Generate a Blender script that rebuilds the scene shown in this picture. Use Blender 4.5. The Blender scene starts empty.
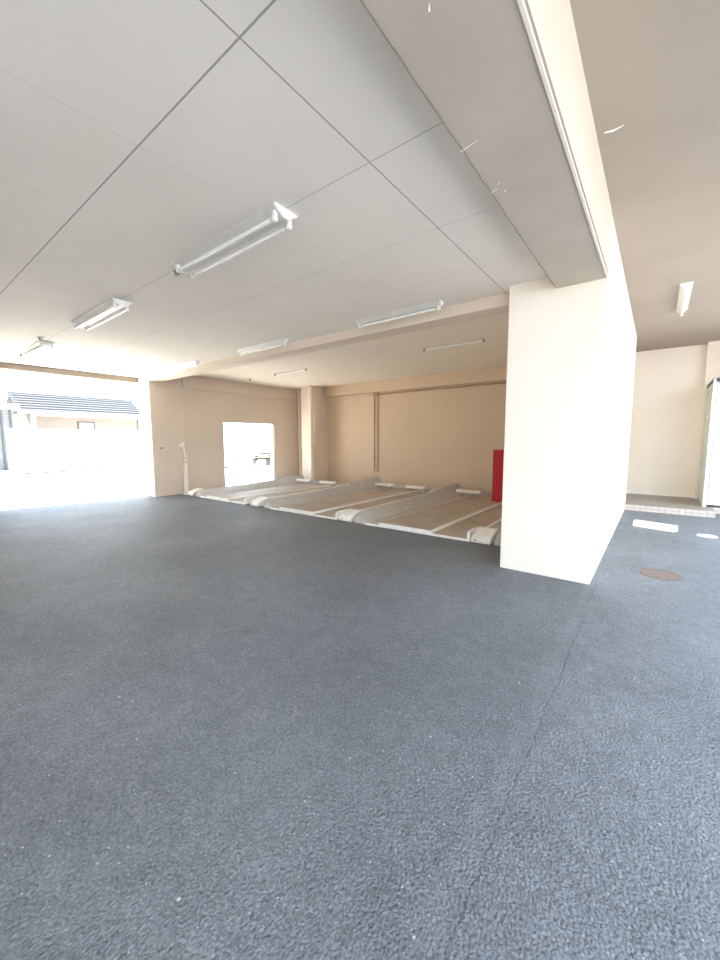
import bpy, bmesh, math, random
from mathutils import Matrix, Vector
random.seed(7)
sc = bpy.context.scene
col = sc.collection

# ------------------------------------------------------------ materials
def new_mat(name):
    m = bpy.data.materials.new(name); m.use_nodes = True
    nt = m.node_tree; b = nt.nodes['Principled BSDF']
    return m, nt, b

def lin(r, g, b):
    f = lambda c: ((c/255+.055)/1.055)**2.4 if c > 10.3 else c/255/12.92
    return (f(r), f(g), f(b), 1)

def plaster(name, rgb, var=.06, scale=3., bump=.15, bscale=60., rough=.85, spec=.25):
    m, nt, b = new_mat(name)
    N = nt.nodes; L = nt.links
    tc = N.new('ShaderNodeTexCoord')
    n1 = N.new('ShaderNodeTexNoise'); n1.inputs['Scale'].default_value = scale; n1.inputs['Detail'].default_value = 6
    L.new(tc.outputs['Object'], n1.inputs['Vector'])
    r = N.new('ShaderNodeValToRGB')
    c = lin(*rgb)
    r.color_ramp.elements[0].position = .3; r.color_ramp.elements[1].position = .7
    r.color_ramp.elements[0].color = (c[0]*(1-var), c[1]*(1-var), c[2]*(1-var*1.2), 1)
    r.color_ramp.elements[1].color = (min(1, c[0]*(1+var)), min(1, c[1]*(1+var)), min(1, c[2]*(1+var)), 1)
    L.new(n1.outputs['Fac'], r.inputs['Fac']); L.new(r.outputs['Color'], b.inputs['Base Color'])
    b.inputs['Roughness'].default_value = rough
    b.inputs['Specular IOR Level'].default_value = spec
    if bump:
        n2 = N.new('ShaderNodeTexNoise'); n2.inputs['Scale'].default_value = bscale; n2.inputs['Detail'].default_value = 4
        L.new(tc.outputs['Object'], n2.inputs['Vector'])
        bp = N.new('ShaderNodeBump'); bp.inputs['Strength'].default_value = bump; bp.inputs['Distance'].default_value = .01
        L.new(n2.outputs['Fac'], bp.inputs['Height']); L.new(bp.outputs['Normal'], b.inputs['Normal'])
    return m

def metal_paint(name, rgb, rough=.45, metallic=0., var=.05, scale=8.):
    m = plaster(name, rgb, var, scale, .04, 120., rough, .5)
    m.node_tree.nodes['Principled BSDF'].inputs['Metallic'].default_value = metallic
    return m

def math_node(nt, op, a, b=None, c=None):
    n = nt.nodes.new('ShaderNodeMath'); n.operation = op
    for i, v in enumerate((a, b, c)):
        if v is None: continue
        if isinstance(v, (int, float)): n.inputs[i].default_value = v
        else: nt.links.new(v, n.inputs[i])
    return n.outputs[0]

def mixc(nt, fac, a, b):
    n = nt.nodes.new('ShaderNodeMix'); n.data_type = 'RGBA'
    if isinstance(fac, (int, float)): n.inputs[0].default_value = fac
    else: nt.links.new(fac, n.inputs[0])
    for k, v in ((6, a), (7, b)):
        if isinstance(v, tuple): n.inputs[k].default_value = v
        else: nt.links.new(v, n.inputs[k])
    return n.outputs[2]

# asphalt: crushed stone chips, pale grit, an uneven paving joint along x = -0.40
def asphalt():
    m, nt, b = new_mat('asphalt'); N = nt.nodes; L = nt.links
    tc = N.new('ShaderNodeTexCoord'); P = tc.outputs['Object']
    def noise(scale, detail=5, rough=.6, dist=0.):
        n = N.new('ShaderNodeTexNoise'); n.inputs['Scale'].default_value = scale
        n.inputs['Detail'].default_value = detail; n.inputs['Roughness'].default_value = rough
        n.inputs['Distortion'].default_value = dist
        L.new(P, n.inputs['Vector']); return n.outputs['Fac']
    def voro(scale, feat='F1'):
        n = N.new('ShaderNodeTexVoronoi'); n.inputs['Scale'].default_value = scale; n.feature = feat
        L.new(P, n.inputs['Vector']); return n
    sep = N.new('ShaderNodeSeparateXYZ'); L.new(P, sep.inputs[0])
    big = noise(.8, 4); mid = noise(9, 5)
    fine = noise(95, 4, .65, .6)
    v = voro(85); vd = v.outputs['Distance']; vcol = v.outputs['Color']
    # base tone
    r = N.new('ShaderNodeValToRGB')
    r.color_ramp.elements[0].position = .3; r.color_ramp.elements[0].color = ASPH_D
    r.color_ramp.elements[1].position = .72; r.color_ramp.elements[1].color = ASPH_L
    mix = math_node(nt, 'ADD', math_node(nt, 'MULTIPLY', fine, .6), math_node(nt, 'MULTIPLY', big, .25))
    mix = math_node(nt, 'ADD', mix, math_node(nt, 'MULTIPLY', mid, .15))
    L.new(mix, r.inputs['Fac'])
    base = r.outputs['Color']
    # chip to chip colour
    sepc = N.new('ShaderNodeSeparateColor'); L.new(vcol, sepc.inputs[0])
    chip = math_node(nt, 'MULTIPLY', math_node(nt, 'SUBTRACT', sepc.outputs[0], .5), .35)
    chipfac = math_node(nt, 'ADD', 1.0, chip)
    hsv = N.new('ShaderNodeHueSaturation'); L.new(base, hsv.inputs['Color']); L.new(chipfac, hsv.inputs['Value'])
    base = hsv.outputs['Color']
    # joint line
    jn = noise(14, 4, .7)
    jw = noise(.9, 2)
    xj = math_node(nt, 'ADD', sep.outputs[0], math_node(nt, 'MULTIPLY', math_node(nt, 'SUBTRACT', jn, .5), .05))
    xj = math_node(nt, 'ADD', xj, math_node(nt, 'MULTIPLY', math_node(nt, 'SUBTRACT', jw, .5), .10))
    d = math_node(nt, 'ABSOLUTE', math_node(nt, 'ADD', xj, .395))
    near = math_node(nt, 'SUBTRACT', 1.0, math_node(nt, 'MINIMUM', math_node(nt, 'MULTIPLY', d, 130.), 1.0))
    iny = math_node(nt, 'LESS_THAN', sep.outputs[1], 4.4)
    near = math_node(nt, 'MULTIPLY', near, iny)
    right = math_node(nt, 'GREATER_THAN', xj, -.395)
    hs2 = N.new('ShaderNodeHueSaturation'); L.new(base, hs2.inputs['Color'])
    L.new(math_node(nt, 'ADD', 1.0, math_node(nt, 'MULTIPLY', right, .10)), hs2.inputs['Value'])
    base = hs2.outputs['Color']
    # pale dust feathered along the left side of the joint
    side = math_node(nt, 'SUBTRACT', 1.0, math_node(nt, 'MINIMUM', math_node(nt, 'MULTIPLY', math_node(nt, 'ABSOLUTE', math_node(nt, 'ADD', xj, .45)), 14.), 1.0))
    side = math_node(nt, 'MULTIPLY', side, .07)
    base = mixc(nt, side, base, (.5, .5, .5, 1))
    base = mixc(nt, math_node(nt, 'MULTIPLY', near, .35), base, (.06, .065, .075, 1))
    # scattered pale grit
    g = voro(9.); gn = N.new('ShaderNodeSeparateColor'); L.new(g.outputs['Color'], gn.inputs[0])
    gsize = math_node(nt, 'MULTIPLY', gn.outputs[0], .06)
    gr = math_node(nt, 'LESS_THAN', g.outputs['Distance'], gsize)
    g2 = voro(26.); gn2 = N.new('ShaderNodeSeparateColor'); L.new(g2.outputs['Color'], gn2.inputs[0])
    gr2 = math_node(nt, 'MULTIPLY', math_node(nt, 'LESS_THAN', g2.outputs['Distance'], .085), math_node(nt, 'GREATER_THAN', gn2.outputs[1], .66))
    grit = math_node(nt, 'MAXIMUM', gr, gr2)
    base = mixc(nt, math_node(nt, 'MULTIPLY', grit, .85), base, (.62, .60, .57, 1))
    L.new(base, b.inputs['Base Color'])
    b.inputs['Roughness'].default_value = .6
    b.inputs['Specular IOR Level'].default_value = .6
    h = math_node(nt, 'ADD', math_node(nt, 'MULTIPLY', vd, -.9), math_node(nt, 'MULTIPLY', fine, 1.3))
    h = math_node(nt, 'SUBTRACT', h, math_node(nt, 'MULTIPLY', near, .5))
    bp = N.new('ShaderNodeBump'); bp.inputs['Strength'].default_value = .9; bp.inputs['Distance'].default_value = .008
    L.new(h, bp.inputs['Height']); L.new(bp.outputs['Normal'], b.inputs['Normal'])
    return m
ASPH_D = lin(44, 46, 49); ASPH_L = lin(146, 149, 153)

# square ceiling boards with thin butt joints
def ceiling_board(name, rgb, joint=.30, xs=(-1.43, .93), ys=(1.066, .884), strong=True):
    m = plaster(name, rgb, .025, 1.3, .06, 40.)
    nt = m.node_tree; N = nt.nodes; L = nt.links; b = N['Principled BSDF']
    src = b.inputs['Base Color'].links[0].from_socket
    tc = N.new('ShaderNodeTexCoord'); sep = N.new('ShaderNodeSeparateXYZ'); L.new(tc.outputs['Object'], sep.inputs[0])
    def line(sock, off, pitch, w):
        t = math_node(nt, 'DIVIDE', math_node(nt, 'SUBTRACT', sock, off), pitch)
        fr = math_node(nt, 'SUBTRACT', t, math_node(nt, 'ROUND', t))
        d = math_node(nt, 'MULTIPLY', math_node(nt, 'ABSOLUTE', fr), pitch)
        return math_node(nt, 'LESS_THAN', d, w)
    faint = math_node(nt, 'MAXIMUM', line(sep.outputs[0], xs[0], xs[1], .0035), line(sep.outputs[1], ys[0], ys[1], .0035))
    # wider open joints: along x=-1.43, y=1.066 and y=1.95
    def one(sock, pos, w):
        return math_node(nt, 'LESS_THAN', math_node(nt, 'ABSOLUTE', math_node(nt, 'SUBTRACT', sock, pos)), w)
    st = one(sep.outputs[0], xs[0], .0042)
    st = math_node(nt, 'MAXIMUM', st, one(sep.outputs[1], ys[0], .0048))
    st = math_node(nt, 'MAXIMUM', st, math_node(nt, 'MULTIPLY', one(sep.outputs[1], ys[0]+ys[1], .004), .7))
    st = math_node(nt, 'MAXIMUM', st, math_node(nt, 'MULTIPLY', one(sep.outputs[1], ys[0]+2*ys[1], .004), .4))
    f = math_node(nt, 'MULTIPLY', faint, joint*.45)
    if strong: f = math_node(nt, 'MAXIMUM', f, math_node(nt, 'MULTIPLY', st, joint*2.0))
    out = mixc(nt, f, src, (.10, .09, .08, 1))
    L.new(out, b.inputs['Base Color'])
    return m

def tiles(name, rgb, grout, tw=.10, th=.06):
    m, nt, b = new_mat(name); N = nt.nodes; L = nt.links
    tc = N.new('ShaderNodeTexCoord'); sep = N.new('ShaderNodeSeparateXYZ'); L.new(tc.outputs['Object'], sep.inputs[0])
    def line(sock, off, pitch, w):
        t = math_node(nt, 'DIVIDE', math_node(nt, 'SUBTRACT', sock, off), pitch)
        fr = math_node(nt, 'SUBTRACT', t, math_node(nt, 'ROUND', t))
        return math_node(nt, 'LESS_THAN', math_node(nt, 'MULTIPLY', math_node(nt, 'ABSOLUTE', fr), pitch), w)
    f = math_node(nt, 'MAXIMUM', line(sep.outputs[0], 0, tw, .004), line(sep.outputs[2], 0.004, th, .004))
    f = math_node(nt, 'MAXIMUM', f, line(sep.outputs[1], 0.026, tw, .004))
    n = N.new('ShaderNodeTexNoise'); n.inputs['Scale'].default_value = 14; L.new(tc.outputs['Object'], n.inputs['Vector'])
    c = lin(*rgb); base = mixc(nt, n.outputs['Fac'], (c[0]*.85, c[1]*.85, c[2]*.85, 1), (c[0]*1.12, c[1]*1.12, c[2]*1.12, 1))
    out = mixc(nt, f, base, lin(*grout)); L.new(out, b.inputs['Base Color'])
    b.inputs['Roughness'].default_value = .5
    return m

M = {}
M['asphalt'] = asphalt()
M['ceiling'] = ceiling_board('ceiling_board', (234, 226, 216))
M['ceiling_parking'] = plaster('ceiling_parking', (232, 222, 208), .02, 1.2, .05)
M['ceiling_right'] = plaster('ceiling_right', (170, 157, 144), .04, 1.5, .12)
M['beam'] = plaster('beam_render', (192, 180, 166), .05, 2.2, .2, 30)
M['beam_side'] = plaster('beam_side_render', (196, 185, 170), .03, 1.5, .2, 30)
M['edge'] = plaster('edge_beam_paint', (150, 138, 127), .04, 2, .1)
M['wall'] = plaster('wall_beige', (220, 205, 189), .03, .9, .25, 45)
M['wall_light'] = plaster('wall_cream', (240, 229, 215), .02, .8, .25, 45)
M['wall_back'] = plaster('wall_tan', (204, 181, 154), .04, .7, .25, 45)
M['white'] = metal_paint('white_enamel', (240, 239, 235), .4)
M['tube'] = metal_paint('tube_glass', (245, 244, 240), .2)
M['socket'] = metal_paint('socket_plastic', (205, 203, 198), .5)
M['dark'] = metal_paint('dark_plastic', (70, 66, 60), .5)
M['reflector'] = metal_paint('reflector_enamel', (206, 202, 194), .4)
M['deck'] = plaster('dusty_deck', (178, 164, 148), .16, 2.2, .2, 30, .6, .4)
M['steel'] = plaster('galvanised_grey', (186, 183, 178), .07, 5, .1, 60, .45, .5)
M['lip'] = plaster('worn_white_paint', (238, 234, 226), .05, 9, .1, 60, .5, .4)
M['red'] = metal_paint('red_enamel', (178, 24, 30), .45)
M['conduit'] = metal_paint('brown_conduit', (158, 132, 108), .5)
M['pipe'] = metal_paint('cream_pipe', (232, 216, 194), .45)
M['concrete'] = plaster('pale_concrete', (200, 196, 190), .05, 1.5, .2, 30)
M['ground'] = plaster('sunlit_concrete', (232, 228, 220), .03, 1.5, .2, 30)
M['asphalt_yard'] = plaster('asphalt_yard', (128, 128, 128), .08, 3, .3, 60)
M['pit'] = plaster('pit_floor', (120, 114, 106), .1, 2, .2, 30)
M['block'] = plaster('painted_block', (240, 238, 232), .03, 10, .1, 60, .6)
M['boundary'] = plaster('boundary_white', (238, 234, 228), .03, 1, .1)
M['house'] = plaster('house_render', (112, 102, 94), .03, 1, .1)
M['house_trim'] = plaster('house_trim', (224, 220, 214), .03, 1, 0)
M['roof'] = plaster('roof_tile', (80, 80, 82), .06, 4, .1)
M['shed'] = plaster('shed_sheet', (96, 98, 98), .05, 3, .1)
M['rust'] = plaster('rusty_iron', (128, 110, 102), .15, 14, .4, 60, .7)
M['tile'] = tiles('step_tile', (206, 192, 182), (165, 152, 142))
M['tiletop'] = tiles('step_top', (170, 156, 146), (150, 138, 128))
M['doorgreen'] = metal_paint('greenish_frame', (196, 202, 188), .45)
M['doorwhite'] = metal_paint('door_white', (240, 238, 232), .4)
M['timber'] = plaster('brown_timber', (44, 35, 22), .1, 6, .1)
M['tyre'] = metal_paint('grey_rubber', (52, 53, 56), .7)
M['rubber'] = metal_paint('black_rubber', (22, 22, 24), .8)
M['glass'] = metal_paint('window_glass', (196, 204, 202), .15)
M['scuff'] = plaster('pale_scrape', (244, 240, 232), .02, 5, 0)
M['shadowgap'] = plaster('joint_sealant', (128, 118, 104), .05, 5, 0)

# ------------------------------------------------------------ mesh helpers
class MB:
    def __init__(s): s.bm = bmesh.new()
    def box(s, x0, x1, y0, y1, z0, z1, bev=0.):
        r = bmesh.ops.create_cube(s.bm, size=1)
        vs = r['verts']
        for v in vs:
            v.co = Vector(((x0+x1)/2+v.co.x*(x1-x0), (y0+y1)/2+v.co.y*(y1-y0), (z0+z1)/2+v.co.z*(z1-z0)))
        if bev:
            es = list({e for v in vs for e in v.link_edges})
            bmesh.ops.bevel(s.bm, geom=es, offset=bev, segments=2, affect='EDGES', profile=.6)
        return s
    def prism(s, pts, axis, a, b):
        """polygon pts (2D in the other two axes) extruded along axis from a to b"""
        def P(p, t):
            return {'x': (t, p[0], p[1]), 'y': (p[0], t, p[1]), 'z': (p[0], p[1], t)}[axis]
        A = [s.bm.verts.new(P(p, a)) for p in pts]; B = [s.bm.verts.new(P(p, b)) for p in pts]
        s.bm.faces.new(A); s.bm.faces.new(B[::-1])
        n = len(pts)
        for i in range(n): s.bm.faces.new((A[i], B[i], B[(i+1) % n], A[(i+1) % n]))
        return s
    def loft(s, rings):
        R = [[s.bm.verts.new(p) for p in r] for r in rings]
        n = len(rings[0])
        for a, b in zip(R, R[1:]):
            for i in range(n): s.bm.faces.new((a[i], b[i], b[(i+1) % n], a[(i+1) % n]))
        s.bm.faces.new(R[0]); s.bm.faces.new(R[-1][::-1])
        return s
    def tube(s, pts, r, seg=12, caps=True):
        pts = [Vector(p) for p in pts]; rings = []
        for i, p in enumerate(pts):
            d = (pts[min(i+1, len(pts)-1)]-pts[max(i-1, 0)]).normalized()
            up = Vector((0, 0, 1)) if abs(d.z) < .9 else Vector((1, 0, 0))
            u = d.cross(up).normalized(); w = d.cross(u)
            rr = r[i] if isinstance(r, (list, tuple)) else r
            rings.append([tuple(p+(u*math.cos(a)+w*math.sin(a))*rr) for a in [k*2*math.pi/seg for k in range(seg)]])
        return s.loft(rings)
    def torus(s, c, R, r, normal='x', seg=40, ss=8):
        rings = []
        for k in range(seg):
            a = k*2*math.pi/seg; ring = []
            for j in range(ss):
                t = j*2*math.pi/ss; rad = R+r*math.cos(t); h = r*math.sin(t)
                ring.append(s.bm.verts.new((c[0]+h, c[1]+rad*math.cos(a), c[2]+rad*math.sin(a))))
            rings.append(ring)
        for k in range(seg):
            a, b = rings[k], rings[(k+1) % seg]
            for j in range(ss): s.bm.faces.new((a[j], b[j], b[(j+1) % ss], a[(j+1) % ss]))
        return s
    def disc(s, c, r, h, seg=40, bev=0.):
        return s.tube([(c[0], c[1], c[2]), (c[0], c[1], c[2]+h)], r, seg)
    def build(s, name, mat, parent=None, smooth=False, loc=None, rotz=0., bevel=0.):
        bmesh.ops.recalc_face_normals(s.bm, faces=s.bm.faces)
        me = bpy.data.meshes.new(name); s.bm.to_mesh(me); s.bm.free()
        me.materials.append(mat)
        o = bpy.data.objects.new(name, me); col.objects.link(o)
        if smooth:
            for p in me.polygons: p.use_smooth = True
            md = o.modifiers.new('edge', 'EDGE_SPLIT'); md.split_angle = math.radians(40)
        if bevel:
            bv = o.modifiers.new('bevel', 'BEVEL'); bv.width = bevel; bv.segments = 3; bv.limit_method = 'ANGLE'
        if loc: o.location = loc
        o.rotation_euler.z = rotz
        if parent: o.parent = parent
        return o

def tag(o, label=None, cat=None, group=None, kind=None):
    if label: o['label'] = label
    if cat: o['category'] = cat
    if group: o['group'] = group
    if kind: o['kind'] = kind
    return o
def thing(name, label, cat, loc=(0, 0, 0), rz=0., group=None):
    o = bpy.data.objects.new(name, None); col.objects.link(o)
    o.location = loc; o.rotation_euler.z = rz; o.empty_display_size = .1
    return tag(o, label, cat, group)
def struct(o, label, cat): return tag(o, label, cat, kind='structure')
def copy_tree(o, parent=None):
    c = o.copy(); col.objects.link(c)
    if parent: c.parent = parent
    for ch in list(o.children): copy_tree(ch, c)
    return c

# ------------------------------------------------------------ the setting
YP = 4.33; X1 = -1.34; X2 = -.456; ZC = 3.06; ZR = 3.488; ZP = 3.19; XL = -10.15; XO = -10.75
YB = 4.51; YK = 9.70; YFAR = 11.37; YF = 5.18; YS = -4.0; XR = 2.2
TOP = 4.6
struct(MB().box(XO, XR, YS-1.2, YF, -.3, 0).box(-1.6, XR, YF, YFAR+.2, -.3, 0).build('floor', M['asphalt']),
       'dark grey asphalt paving of the covered driveway, with an uneven joint running up to the white pillar', 'floor')
struct(MB().box(XL-.2, -1.6, YF, YK+.2, -.3, -.01).build('floor', M['pit']),
       'concrete base under the row of steel parking pallets', 'floor')
struct(MB().box(-60, XO, -30, 60, -.35, -.002).build('ground', M['ground']),
       'bright concrete forecourt beyond the open left side', 'ground')
struct(MB().box(XO, 40, -30, YS-1.2, -.35, -.002).box(XR, 40, YS-1.2, 60, -.35, -.002).build('ground', M['asphalt_yard']),
       'asphalt yard behind the camera and to its right', 'ground')
# slabs
struct(MB().box(XO, X2-.2, YS, YB+.05, ZC, TOP).build('ceiling', M['ceiling']),
       'pale boarded ceiling of the driveway, with thin joints between square boards', 'ceiling')
struct(MB().box(XL-.6, X1+.1, YB+.05, YK+.2, ZP, TOP).build('ceiling', M['ceiling_parking']),
       'pale ceiling over the parking pallets beyond the cross beam', 'ceiling')
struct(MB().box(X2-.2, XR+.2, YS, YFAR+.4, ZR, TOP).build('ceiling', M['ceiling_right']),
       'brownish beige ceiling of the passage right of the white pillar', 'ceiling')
# paint scrape on the right ceiling
tag(MB().tube([(-.41, 3.21, ZR-.002), (-.36, 3.225, ZR-.002), (-.30, 3.215, ZR-.002)], [.004, .007, .002], 6).build('ceiling_scrape', M['scuff']),
    'short pale scrape on the brownish ceiling right of the long beam', 'scrape')
# long beam along the drive
bmx = MB().box(-.885, X2, YS, YP+.02, 2.955, ZR+.05).box(-.885, X2-.010, YS, YP+.02, 2.93, 2.956)
tr = struct(bmx.build('trim_1', M['beam']), 'deep beige ceiling beam running from overhead to the white pillar', 'beam')
MB().box(X2-.012, X2+.003, YS, YP, 2.924, 2.936).build('drip_bead', M['wall_light'], tr)
MB().box(X2-.012, X2+.0005, YS, YP, 2.936, 2.966).build('drip_groove', M['shadowgap'], tr)
MB().box(X2-.001, X2+.004, YS, YP+.0, 2.966, ZR+.02).build('side_face', M['beam_side'], tr)
g = MB()
pts = []; y = YS
while y < YP:
    pts.append((-.887+random.uniform(-.003, .003), y, 2.9295)); y += .09
g.tube(pts, .0035, 6).build('edge_joint', M['shadowgap'], tr)
sc_ = MB()
for (x, y, l) in ((-.90, 2.02, .10), (-.89, 2.45, .05), (-.82, 2.49, .015), (-.72, 1.33, .012), (-.83, 2.40, .015)):
    sc_.tube([(x, y, 2.9295), (x+l, y-.02, 2.9295)], [.004, .0015], 6)
sc_.build('scrape_marks', M['scuff'], tr)
# cross beam over the pallet fronts
struct(MB().box(XL-.01, X1+.05, YB, 4.80, 2.935, ZC+.3).build('trim_2', M['wall'], bevel=.006),
       'beige cross beam from the left column to the white pillar, above the pallet fronts', 'beam')
# soffit beams round the parking recess
struct(MB().box(XL-.03, XL+.05, 5.35, YK, 2.84, ZP+.02).build('trim_3', M['wall'], bevel=.004),
       'shallow beam along the top of the left wall above the bright opening', 'beam')
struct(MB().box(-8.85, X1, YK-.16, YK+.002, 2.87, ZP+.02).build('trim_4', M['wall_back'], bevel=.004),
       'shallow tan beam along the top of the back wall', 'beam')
# outer beam over the left opening
struct(MB().box(XO-.18, XO+.02, YS, 4.5, 2.93, TOP).build('trim_5', M['edge'], bevel=.004),
       'thin beige beam edging the ceiling over the open left side', 'beam')
# pillar and its long wall
pw = MB().box(X1, X2, YP, 9.7, -.05, ZR+.02).box(X1, -.575, 9.69, YFAR+.2, -.05, ZR+.02)
struct(pw.build('wall_middle', M['wall_light'], bevel=.008), 'big cream rendered pillar and the wall running back from it', 'wall')
wm = MB().box(X2-.003, X2+.003, 6.9, 7.05, 1.93, 1.938).build('wall_scrape', M['conduit'])
tag(wm, 'short brown scratch on the side of the white pillar wall', 'scrape')
struct(MB().box(XO-.2, XO, YS, 1.6, -.05, TOP).build('wall_left', M['wall']),  # out of view, added to block light coming in from the left
       'unseen beige wall beside the camera, added to cut light on the left floor', 'wall')
struct(MB().box(XO, -1.6, YS-.2, YS, -.05, TOP).build('wall_rear_blocker', M['wall']),  # out of view, added to hold back light from behind left
       'unseen beige wall behind the camera, added to darken the left side', 'wall')
# left column and wall with the opening
struct(MB().box(XO, XL, 4.5, 5.4, -.05, ZC+.3).build('wall_left', M['wall'], bevel=.006),
       'beige left column between the open side and the parking recess', 'column')
WY0, WY1, WZ = 6.56, 8.48, 1.99
lw = MB().box(XL-.14, XL-.02, 5.35, WY0, -.05, ZP+.1).box(XL-.14, XL-.02, WY1, YK+.3, -.05, ZP+.1).box(XL-.14, XL-.02, WY0, WY1, WZ, ZP+.1)
lwo = struct(lw.build('wall_left', M['wall']), 'beige left wall pierced by a bright rectangular opening', 'wall')
fr = MB().box(XL-.13, XL-.015, WY1-.012, WY1+.002, 0, WZ).box(XL-.13, XL-.015, WY0, WY1, WZ-.012, WZ+.002)
fr.build('opening_edge', M['shadowgap'], lwo)
# corner column, back wall
struct(MB().box(-9.58, -8.9, 9.14, YK+.05, -.05, ZP+.1).build('wall_corner', M['wall'], bevel=.006),
       'beige square column in the far left corner of the parking recess', 'column')
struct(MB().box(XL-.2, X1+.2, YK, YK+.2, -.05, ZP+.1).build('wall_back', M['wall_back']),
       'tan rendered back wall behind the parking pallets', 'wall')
# passage end wall, right hand side
struct(MB().box(-.8, .73, YFAR, YFAR+.2, -.05, ZR+.1).build('wall_far', M['wall_light']),
       'plain beige wall closing the far end of the right passage', 'wall')
struct(MB().box(.72, XR, YFAR-.22, YFAR+.2, -.05, ZR+.1).build('wall_far', M['wall_light']),
       'narrow shaded beige return beside the end wall, above the white door', 'wall')
struct(MB().box(XR, XR+.2, 9.9, YFAR+.2, -.05, ZR+.1).build('wall_right', M['wall']),
       'beige wall on the right side of the passage, outside the picture', 'wall')
struct(MB().box(-.57, .02, YFAR-.018, YFAR, .124, .185).box(.05, .72, YFAR-.018, YFAR, .124, .185).build('baseboard_far', M['lip']),
       'white skirting in two lengths along the foot of the end wall', 'baseboard')
# tiled step
st = struct(MB().box(-.575, .92, 9.43, YFAR, -.01, .118).box(.9, XR, 10.0, YFAR, -.01, .118).build('trim_6', M['tile']),
            'low step faced with small pinkish tiles below the end wall', 'step')
MB().box(-.575, .92, 9.435, YFAR, .117, .124).box(.9, XR, 10.0, YFAR, .117, .124).build('step_top', M['tiletop'], st)

# door enclosure at the right edge
d = struct(thing('door_1', '', 'door', (.77, 10.0, .124)), 'white panelled steel door in a pale green frame at the right edge', 'door')
MB().box(0, .035, .0, 1.14, 0, 2.45).build('frame', M['doorgreen'], d)
MB().box(.0, 1.5, .01, 1.14, 2.40, 2.47).build('frame_head', M['doorgreen'], d)
MB().box(.0, .06, -.012, .03, 0, 2.45, .004).build('frame_post', M['doorwhite'], d)
lf = MB().box(.07, 1.2, .0, .04, .04, 2.39, .006).build('door_leaf', M['doorwhite'], d)
MB().prism([(.13+.03*math.cos(a), .10+.03*math.sin(a)) for a in [math.pi+k*math.pi/12 for k in range(7)]] +
           [(1.14, .07), (1.14, 2.3), (.10, 2.3)], 'y', -.012, .004).build('raised_panel', M['white'], lf)
MB().box(.04, .5, -.07, -.012, 2.40, 2.46, .008).build('door_closer', M['dark'], d)
MB().box(.08, 1.1, -.004, .02, .012, .032).build('threshold_seal', M['dark'], d)
k = MB().tube([(-.03, .35, 1.75), (.0, .35, 1.75)], .035, 14).build('key_switch', M['white'], d)
MB().box(-.014, .0, .45, .52, 1.30, 1.42, .004).build('latch_plate', M['socket'], d)

# ------------------------------------------------------------ lamps (all switched off)
def twin_fixture(name, label, cat, group):
    t = thing(name, label, cat, group=group)
    W, D, Lh = .10, .06, .70
    MB().prism([(-W, 0), (W, 0), (W, -.008), (.022, -D), (-.022, -D), (-W, -.008)], 'x', -Lh, Lh).build('body', M['reflector'], t)
    for s in (-1, 1):
        e = MB().prism([(-W-.004, .0), (W+.004, .0), (W+.004, -.012), (.024, -D-.006), (-.024, -D-.006), (-W-.004, -.012)], 'x', s*Lh, s*(Lh+.012)).build('end_cap', M['white'], t)
    for q in (-1, 1):
        tb = MB().tube([(-Lh+.06, q*.066, -.074), (Lh-.06, q*.066, -.074)], .0145, 14).build('tube', M['tube'], t, True)
        for s in (-1, 1):
            MB().box(s*(Lh-.035)-.014, s*(Lh-.035)+.014, q*.066-.017, q*.066+.017, -.094, -.026, .004).build('lamp_holder', M['white'], t)
            MB().tube([(s*(Lh-.075), q*.066, -.074), (s*(Lh-.05), q*.066, -.074)], .0152, 14).build('tube_cap', M['reflector'], tb, True)
    return t
def single_fixture(name, label, cat, group, Lh=.61, W=.05, D=.055, dark=False):
    t = thing(name, label, cat, group=group)
    MB().prism([(-W, 0), (W, 0), (W, -.008), (.014, -D), (-.014, -D), (-W, -.008)], 'x', -Lh, Lh).build('body', M['reflector'], t)
    for s in (-1, 1):
        MB().prism([(-W-.003, 0), (W+.003, 0), (W+.003, -.01), (.016, -D-.004), (-.016, -D-.004), (-W-.003, -.01)], 'x', s*Lh, s*(Lh+.010)).build('end_cap', M['white'], t)
        MB().box(s*(Lh-.025)-.014, s*(Lh-.025)+.014, -.018, .018, -D-.045, -D+.01, .004).build('lamp_holder', M['conduit'] if dark else M['white'], t)
    tb = MB().tube([(-Lh+.04, 0, -D-.024), (Lh-.04, 0, -D-.024)], .015, 14).build('tube', M['tube'], t, True)
    for s in (-1, 1):
        MB().tube([(s*(Lh-.07), 0, -D-.024), (s*(Lh-.045), 0, -D-.024)], .0157, 14).build('tube_cap', M['reflector'], tb, True)
    return t
G1 = 'twin tube lamps on the boarded ceiling'
t1 = twin_fixture('fluorescent_lamp', 'twin tube white ceiling lamp nearest the camera, level with the middle of the boarded ceiling', 'lamp', G1)
t1.location = (-2.87, 1.955, ZC)
t2 = copy_tree(t1); t2.location = (-5.70, 1.975, ZC); t2['label'] = 'twin tube white ceiling lamp second in the row, left of the nearest one'
t3 = copy_tree(t1); t3.location = (-8.72, 1.99, ZC); t3['label'] = 'twin tube white ceiling lamp farthest left, almost lost in glare over the open side'
G2 = 'single tube lamps along the cross beam'
s1 = single_fixture('fluorescent_lamp', 'single tube ceiling lamp at the right end of the cross beam, nearest the white pillar', 'lamp', G2)
s1.location = (-2.71, 4.27, ZC)
s2 = copy_tree(s1); s2.location = (-5.42, 4.29, ZC); s2['label'] = 'single tube ceiling lamp in the middle of the three along the cross beam'
s3 = copy_tree(s1); s3.location = (-8.15, 4.32, ZC); s3['label'] = 'single tube ceiling lamp at the left end of the cross beam, near the left column'
G3 = 'slim lamps over the parking pallets'
p1 = single_fixture('fluorescent_lamp', 'slim bare tube lamp with dark ends over the right hand parking pallet', 'lamp', G3, Lh=.60, W=.022, D=.02, dark=True)
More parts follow.
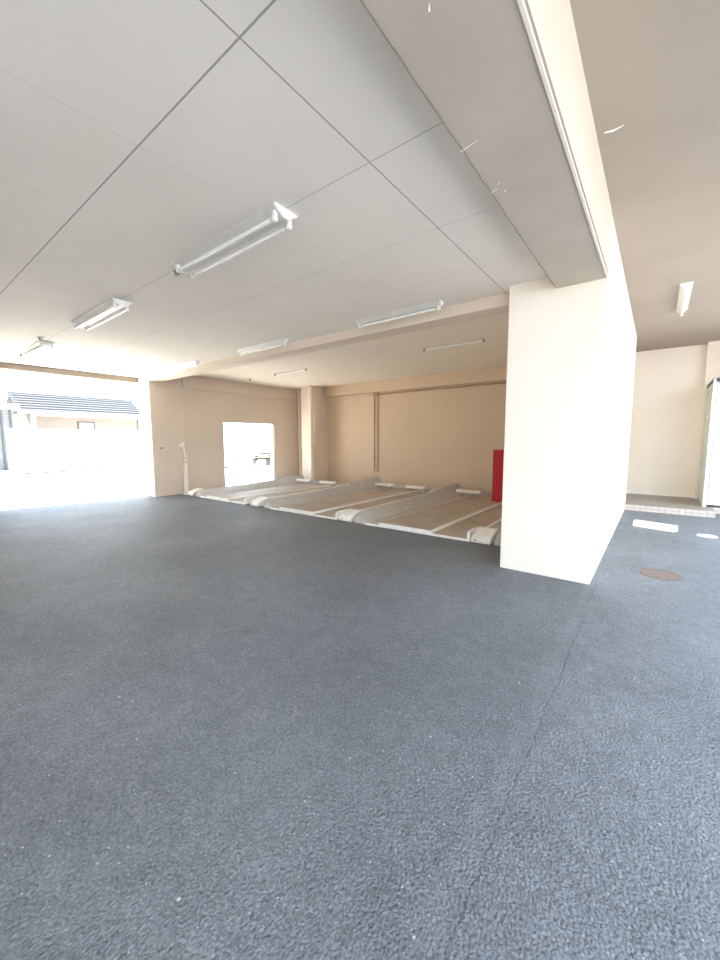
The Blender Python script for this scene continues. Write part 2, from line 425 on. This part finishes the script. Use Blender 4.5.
p1.location = (-3.06, 6.72, ZP)
p2 = copy_tree(p1); p2.location = (-7.5, 6.8, ZP); p2['label'] = 'slim bare tube lamp with dark ends over the left hand pallets'
r1 = single_fixture('fluorescent_lamp', 'single tube ceiling lamp in the right passage, running away from the camera', 'lamp', None, Lh=.64, W=.07, D=.07)
r1.location = (.175, 7.45, ZR); r1.rotation_euler.z = math.pi/2

# small ceiling fittings
def sensor(loc, label, cat='sensor'):
    t = thing('ceiling_sensor', label, cat, loc)
    MB().tube([(0, 0, 0), (0, 0, -.018)], .045, 20).build('base', M['socket'], t, True)
    MB().tube([(0, 0, -.018), (0, 0, -.05)], [.03, .024], 16).build('head', M['conduit'], t, True)
    MB().box(-.075, -.03, -.014, .014, -.035, -.004, .003).build('bracket', M['white'], t)
    MB().box(.03, .075, -.012, .012, -.035, -.004, .003).build('bracket', M['white'], t)
    return t
sensor((-3.70, 1.955, ZC), 'small round fitting with dark head on the ceiling beside the nearest twin lamp')
sensor((-7.75, 1.85, ZC), 'small round fitting on the ceiling beside the farthest left twin lamp')
t = thing('sprinkler', 'tiny dark sprinkler head on the ceiling over the left pallet', 'sprinkler', (-9.35, 6.95, ZP))
MB().tube([(0, 0, 0), (0, 0, -.012)], .04, 16).build('rose', M['dark'], t, True)
MB().tube([(0, 0, -.012), (0, 0, -.05)], .012, 10).build('stem', M['dark'], t, True)

# ------------------------------------------------------------ parking pallets
def make_pallet(Y1=4.25):
    t = thing('parking_pallet', 'x', 'pallet')
    # left side rail: rounded nose, sloped inner face, rising to the rear
    st = [(0.0, .045), (.02, .09), (.06, .125), (.14, .155), (.4, .17), (1.6, .19), (2.8, .235), (Y1-.65, .30), (Y1-.15, .31), (Y1, .31)]
    rings = []
    for (y, h) in st:
        rings.append([(0, y, 0.005), (0, y, h-.012), (.012, y, h), (.07, y, h), (.20, y, .05+(h-.05)*.25), (.27, y, .045), (.27, y, .005)])
    MB().loft(rings).build('side_rail', M['steel'], t, True)
    MB().box(.27, .55, .0, Y1, .005, .036).build('wheel_track', M['steel'], t)
    MB().box(.53, 1.47, .02, Y1, .005, .062).build('centre_deck', M['deck'], t)
    MB().box(1.47, 2.05, .0, Y1, .005, .036).build('wheel_track', M['deck'], t)
    # white painted lips
    MB().box(.53, 1.49, -.02, .02, .005, .075, .004).build('front_lip', M['lip'], t)
    MB().box(.25, .53, -.02, .0, .005, .038).build('track_lip', M['lip'], t)
    MB().box(1.49, 2.08, -.02, .0, .005, .038).build('track_lip', M['lip'], t)
    MB().box(1.465, 1.495, .02, Y1, .036, .078, .003).build('deck_edge', M['lip'], t)
    # narrow right flange with tall front piece
    MB().prism([(.0, .005), (.0, .06), (.02, .14), (.10, .15), (.34, .15), (.42, .075), (Y1-.8, .085), (Y1-.3, .17), (Y1, .17), (Y1, .005)], 'x', 2.05, 2.09).build('right_flange', M['lip'], t)
    # rear wheel stops on brackets
    for (x0, x1) in ((.20, .80), (1.22, 1.82)):
        s = MB().box(x0, x1, Y1-.41, Y1-.32, .135, .205, .012).build('wheel_stop', M['lip'], t)
        for x in (x0+.06, x1-.12):
            MB().prism([(Y1-.41, .036), (Y1-.25, .036), (Y1-.32, .14), (Y1-.40, .14)], 'x', x, x+.05).build('bracket', M['steel'], s)
    MB().box(.0, 2.09, Y1-.04, Y1, .005, .13).build('rear_lip', M['steel'], t)
    return t
GP = 'steel parking pallets in the recess'
pal = make_pallet(); noses = (-4.12, -6.62, -9.36)
labs = ('steel parking pallet nearest the white pillar, rightmost of the three', 'steel parking pallet in the middle of the three, between the other two',
        'steel parking pallet along the left wall, below the bright opening')
PALS = []
for i, x in enumerate(noses):
    o = pal if i == 0 else (copy_tree(pal) if i == 1 else make_pallet(3.72))
    o.location = (x, YF-.02, 0); tag(o, labs[i], 'pallet', GP); PALS.append(o)
# fixed channels with white sloping end boxes between pallets
def make_channel(Y1=4.25):
    t = thing('guide_channel', 'x', 'guide rail')
    MB().prism([(.32, .005), (.32, .10), (.45, .075), (Y1-.65, .14), (Y1-.35, .24), (Y1, .24), (Y1, .005)], 'x', 0.02, .27).build('channel', M['steel'], t)
    MB().prism([(0, .005), (.0, .05), (.05, .10), (.26, .17), (.34, .17), (.34, .005)], 'x', .0, .28).build('end_box', M['lip'], t, bevel=.012)
    MB().tube([(.07, .0, .045), (.07, -.006, .045)], .012, 10).build('bolt', M['dark'], t)
    return t
GC = 'guide channels between the pallets'
ch = make_channel()
cl = ('white sloping end box and channel at the foot of the white pillar', 'white sloping end box and channel between the right and middle pallets',
      'white sloping end box and channel between the middle and left pallets', 'white sloping end box and channel against the left wall beside the slim post')
for i, x in enumerate((-2.01, -4.47, -7.09, -9.79)):
    o = make_channel(3.72) if i == 3 else (ch if i == 0 else copy_tree(ch))
    o.location = (x, YF-.03, 0); tag(o, cl[i], 'guide rail', GC)
# a last rail running along the pillar wall
rings = []
for (y, h) in [(0.0, .045), (.04, .10), (.12, .14), (.4, .17), (2.4, .20), (4.3, .3)]:
    rings.append([(0, y, .005), (0, y, h-.01), (.01, y, h), (.05, y, h), (.24, y, .05), (.24, y, .005)])
o = MB().loft(rings).build('side_rail', M['steel'], None, True, loc=(-1.69, YF, 0))
tag(o, 'grey sloping steel rail tucked against the back of the white pillar', 'guide rail')

# red box behind the pillar
t = thing('cabinet', 'red upright steel cabinet half hidden behind the white pillar', 'cabinet', (-2.63, 8.62, .066))
MB().box(-.235, .235, -.10, .12, .0, 1.15, .008).build('body', M['red'], t)
MB().box(-.21, .21, -.115, -.098, .05, 1.10, .004).build('door', M['red'], t)
MB().box(.10, .15, -.125, -.112, .60, .72, .003).build('handle', M['dark'], t)

# pipes and conduit
def pipe(loc, r, h, label, thick=None):
    t = thing('downpipe', label, 'pipe', loc)
    MB().tube([(0, 0, 0), (0, 0, h)], r, 14).build('pipe', M['pipe'], t, True)
    for z in (.5, 1.6, 2.7):
        if z < h: MB().tube([(0, 0, z), (0, 0, z+.03)], r*1.18, 14).build('clip', M['pipe'], t, True)
    if thick: MB().tube([(0, 0, 0), (0, 0, thick)], r*1.3, 14).build('sleeve', M['pipe'], t, True)
    return t
pipe((-10.04, 9.5, .0), .055, 3.19, 'slim cream pipe on the left wall just before the corner column')
pipe((-9.0, 9.03, .0), .07, 3.19, 'thicker cream pipe running up the edge of the corner column', 1.5)
t = thing('conduit', 'pair of thin brown conduits dropping down the back wall', 'conduit', (-6.86, YK-.02, .5))
for dx in (-.065, .065): MB().tube([(dx, 0, 0), (dx, 0, 2.37)], .014, 10).build('conduit_pipe', M['conduit'], t, True)
MB().box(-.09, .09, -.012, .012, -.02, .01).build('end_plate', M['conduit'], t)
MB().box(-.085, .085, -.012, .012, .40, .43).build('clip', M['conduit'], t)
MB().box(-.10, .10, -.03, .015, 2.28, 2.37).build('junction_box', M['conduit'], t)
tag(MB().tube([(-6.75, YK-.03, 2.81), (-3.0, YK-.03, 2.815), (X1-.02, YK-.03, 2.82)], .016, 10).build('conduit', M['conduit'], None, True),
    'thin brown conduit running level along the back wall to the pillar', 'conduit')

# post by the left column
t = thing('sensor_post', 'slim cream post with clamps standing beside the left column', 'post', (-9.93, 5.22, .0))
MB().box(-.05, .05, -.04, .04, 0, .80, .006).build('post_base', M['lip'], t)
MB().tube([(0, 0, .78), (0, 0, 1.27)], .025, 12).build('upper_tube', M['pipe'], t, True)
for z in (.80, .90, 1.02): MB().box(-.06, .06, -.03, .05, z, z+.035, .004).build('clamp', M['lip'], t)
MB().box(-.07, .07, -.06, .06, 0, .03, .004).build('foot', M['lip'], t)
tag(MB().prism([(5.14, 1.31), (5.32, 1.20), (5.32, 1.43)], 'x', XL, XL+.02).build('wall_tag', M['lip']),
    'small white triangular tag on the left column above the slim post', 'tag')
tag(MB().tube([(XL, 4.72, 1.25), (XL+.03, 4.72, 1.25)], .025, 12).build('round_fitting', M['conduit']),
    'small round fitting on the face of the left column', 'fitting')

# ------------------------------------------------------------ right hand ground items
t = thing('wheel_block', 'white concrete wheel block with two bolt holes on the asphalt before the tiled step', 'wheel block', (.045, 7.75, 0), math.radians(-18))
MB().prism([(-.075, 0), (.075, 0), (.055, .095), (-.04, .095)], 'x', -.285, .285).build('block', M['block'], t, bevel=.006)
for x in (-.19, .19): MB().tube([(x, -.012, .0945), (x, -.012, .0965)], .016, 12).build('bolt', M['conduit'], t)
t = thing('manhole_cover', 'round rusty brown manhole cover set in the asphalt right of the pillar', 'manhole cover', (.11, 5.12, 0))
MB().disc((0, 0, -.01), .165, .014).build('cover', M['rust'], t)
rg = MB(); rgp = []
R0, R1 = .168, .182
n = 48
vs = []
for kx in range(n):
    a = kx*2*math.pi/n
    vs.append([rg.bm.verts.new((R*math.cos(a), R*math.sin(a), z)) for R, z in ((R0, -.01), (R0, .005), (R1, .005), (R1, -.01))])
for kx in range(n):
    a, b = vs[kx], vs[(kx+1) % n]
    for j in range(4): rg.bm.faces.new((a[j], b[j], b[(j+1) % 4], a[(j+1) % 4]))
rg.build('rim', M['rust'], t)
for a in (.6, 3.7): MB().disc((.13*math.cos(a), .13*math.sin(a), .0035), .012, .002, 12).build('lift_hole', M['dark'], t)
t = thing('drain_cover', 'small white oval cover on the asphalt near the white door', 'drain cover', (.67, 7.60, 0))
cv = MB().disc((0, 0, -.004), .12, .010).build('cover', M['block'], t)
MB().box(-.03, .03, -.008, .008, .006, .0075).build('grip_slot', M['dark'], t)

# ------------------------------------------------------------ outside
# boundary wall
t = thing('boundary_wall', 'low white boundary wall across the bright forecourt', 'wall', (-21.7, 0, 0))
MB().box(-.15, 0, 3.75, 10.2, 0, 1.93).build('wall_body', M['boundary'], t)
MB().box(-.17, .02, 3.73, 10.2, 1.93, 1.97, .005).build('coping', M['boundary'], t)
MB().box(0, .06, 3.75, 9.6, 0, .05).build('base_shadow', M['tyre'], t)  # dark strip standing in for the shadow line at the wall's foot
MB().tube([(-.01, 4.45, 1.25), (.03, 4.45, 1.25)], .045, 12).build('fitting', M['dark'], t)
# house
t = thing('house', 'cream single storey house with grey ribbed roof behind the white boundary wall', 'house', (-28, 5.7, 0))
MB().box(-3.2, 0, .25, 5.85, 0, 3.05).build('house_wall', M['house'], t)
MB().box(-.0, .05, .25, 5.9, 2.86, 2.95).build('string_course', M['house_trim'], t)
MB().box(-.0, .06, .20, .42, 0, 3.05).build('corner_board', M['house_trim'], t)
MB().box(-.0, .06, 5.82, 5.90, 0, 3.0).build('downpipe', M['dark'], t)
w = MB().box(.0, .05, 2.40, 3.30, 1.55, 2.60).build('window_frame', M['tyre'], t)
MB().box(.045, .06, 2.49, 3.21, 1.62, 2.52).build('pane', M['glass'], w)
rf = MB()
NR = 7
for i in range(NR):
    a, b = i/NR, (i+1)/NR
    x0, z0 = .45-1.9*a, 3.05+1.10*a
    x1, z1 = .45-1.9*b, 3.05+1.10*b
    rf.prism([(x0, z0), (x0, z0+.10), (x1-.02, z1+.01), (x1-.05, z1-.02)], 'y', -.35, 6.1)
rf.build('roof', M['roof'], t)
MB().tube([(-1.5, -.4, 4.18), (-1.5, 6.15, 4.18)], .09, 10).build('ridge', M['roof'], t)
MB().tube([(.5, -.35, 3.02), (.5, 6.1, 3.02)], .06, 10).build('gutter', M['house_trim'], t)
MB().prism([(-3.3, 3.05), (0, 3.05), (-1.5, 4.08)], 'y', .26, .34).build('gable', M['house_trim'], t)
MB().prism([(-1.5, 4.08), (-1.5, 4.16), (-3.5, 3.1), (-3.5, 3.02)], 'y', -.35, 6.1).build('rear_roof', M['roof'], t)
# outbuilding
t = thing('outbuilding', 'grey sheet metal outbuilding left of the cream house', 'building', (-25.5, 1.0, 0))
MB().box(-4, 0, 0, 3.7, 0, 3.0).build('sheet_wall', M['shed'], t)
for y in (3.2, 3.55): MB().box(-.01, .05, y, y+.08, 0, 3.0).build('corner_strip', M['tyre'], t)
MB().box(-4.2, .25, -.3, 3.95, 3.0, 3.28).build('flat_roof', M['house_trim'], t)
# bicycle seen through the opening
t = thing('bicycle', 'parked bicycle whose wheel shows at the left edge of the bright opening', 'bicycle', (-17.7, 11.55, 0), )
RW = .36
for yy in (0., -1.05):
    w = MB().torus((0, yy, RW+.012), RW-.02, .042).build('wheel', M['rubber'], t, True)
    sp = MB()
    for kx in range(12):
        a = kx*math.pi/6
        sp.tube([(0, yy, RW+.012), (0, yy+(RW-.02)*math.cos(a), RW+.012+(RW-.02)*math.sin(a))], .0025, 5)
    sp.build('spokes', M['white'], w)
f = MB()
B = [(0, -.0, .342), (0, -.13, .85), (0, -.62, .30), (0, -.80, .82), (0, -1.05, .342)]
for a, b in ((0, 1), (1, 2), (1, 3), (2, 3), (2, 4), (3, 4)): f.tube([B[a], B[b]], .016, 8)
f.build('bike_frame', M['white'], t, True)
MB().tube([(-.28, -.2, 1.0), (-.1, -.12, 1.02), (.1, -.12, 1.02), (.28, -.2, 1.0)], .012, 8).tube([(0, -.13, .84), (0, -.11, 1.02)], .014, 8).build('handlebar', M['white'], t, True)
MB().prism([(-.95, .86), (-.68, .88), (-.68, .90), (-.95, .92)], 'x', -.07, .07).build('saddle', M['tyre'], t, bevel=.01)
# bench
t = thing('bench', 'low brown slatted timber bench standing in the glare beyond the opening', 'bench', (-17.7, 13.75, 0))
for i in range(3): MB().box(-.16+i*.12, -.06+i*.12, -.62, .5, .42, .46, .004).build('seat_slat', M['timber'], t)
for z in (.34, .50, .64): MB().box(.17, .2, -.62, .5, z, z+.10, .004).build('side_rail', M['timber'], t)
for y in (-.5, .42): MB().box(-.2, .2, y, y+.06, 0, .42).box(.13, .17, y, y+.06, .40, .72).build('bench_leg', M['tyre'], t)
# rod hanging from the top of the opening
tag(MB().tube([(XL-.08, 6.88, WZ), (XL-.08, 6.88, WZ-.24)], .012, 8).build('hanging_rod', M['dark']),
    'short dark rod hanging from the top of the bright opening', 'rod')

# ------------------------------------------------------------ light
w = bpy.data.worlds.new('World'); sc.world = w; w.use_nodes = True
nt = w.node_tree; bg = nt.nodes['Background']
tcw = nt.nodes.new('ShaderNodeTexCoord'); sp = nt.nodes.new('ShaderNodeSeparateXYZ'); nt.links.new(tcw.outputs['Generated'], sp.inputs[0])
rp = nt.nodes.new('ShaderNodeValToRGB'); nt.links.new(sp.outputs[2], rp.inputs[0])
rp.color_ramp.elements[0].position = 0; rp.color_ramp.elements[0].color = (.88, .94, 1.0, 1)
rp.color_ramp.elements[1].position = .6; rp.color_ramp.elements[1].color = (.56, .77, 1.0, 1)
nt.links.new(rp.outputs[0], bg.inputs[0])
bg.inputs[1].default_value = 2.45
sun = bpy.data.lights.new('Sun', 'SUN'); sun.energy = 15.5; sun.angle = math.radians(1.5); sun.color = (1, .955, .90)
so = bpy.data.objects.new('Sun', sun); col.objects.link(so)
dirv = Vector((.30, 1.0, -2.1)).normalized()     # travel direction of the sunlight
so.rotation_euler = dirv.to_track_quat('-Z', 'Y').to_euler()

# ------------------------------------------------------------ camera
cam = bpy.data.cameras.new('Camera'); co = bpy.data.objects.new('Camera', cam); col.objects.link(co)
cam.sensor_fit = 'HORIZONTAL'; cam.sensor_width = 36; cam.lens = 383.0/720*36
cam.clip_start = .02; cam.clip_end = 300
R = Matrix(((.79105559, -.06147237, .60864784), (.61173577, .08473458, -.78651091), (-.00322484, .9945055, .10463461)))
co.matrix_world = Matrix.Translation((0, 0, 1.45)) @ R.to_4x4()
sc.camera = co

sc.view_settings.view_transform = 'Standard'; sc.view_settings.look = 'None'
sc.view_settings.gamma = 1; sc.view_settings.use_curve_mapping = False
sc.view_settings.exposure = 1.47
sc.cycles.max_bounces = 12; sc.cycles.diffuse_bounces = 8
sc.cycles.use_denoising = True
sc.cycles.sample_clamp_indirect = 8
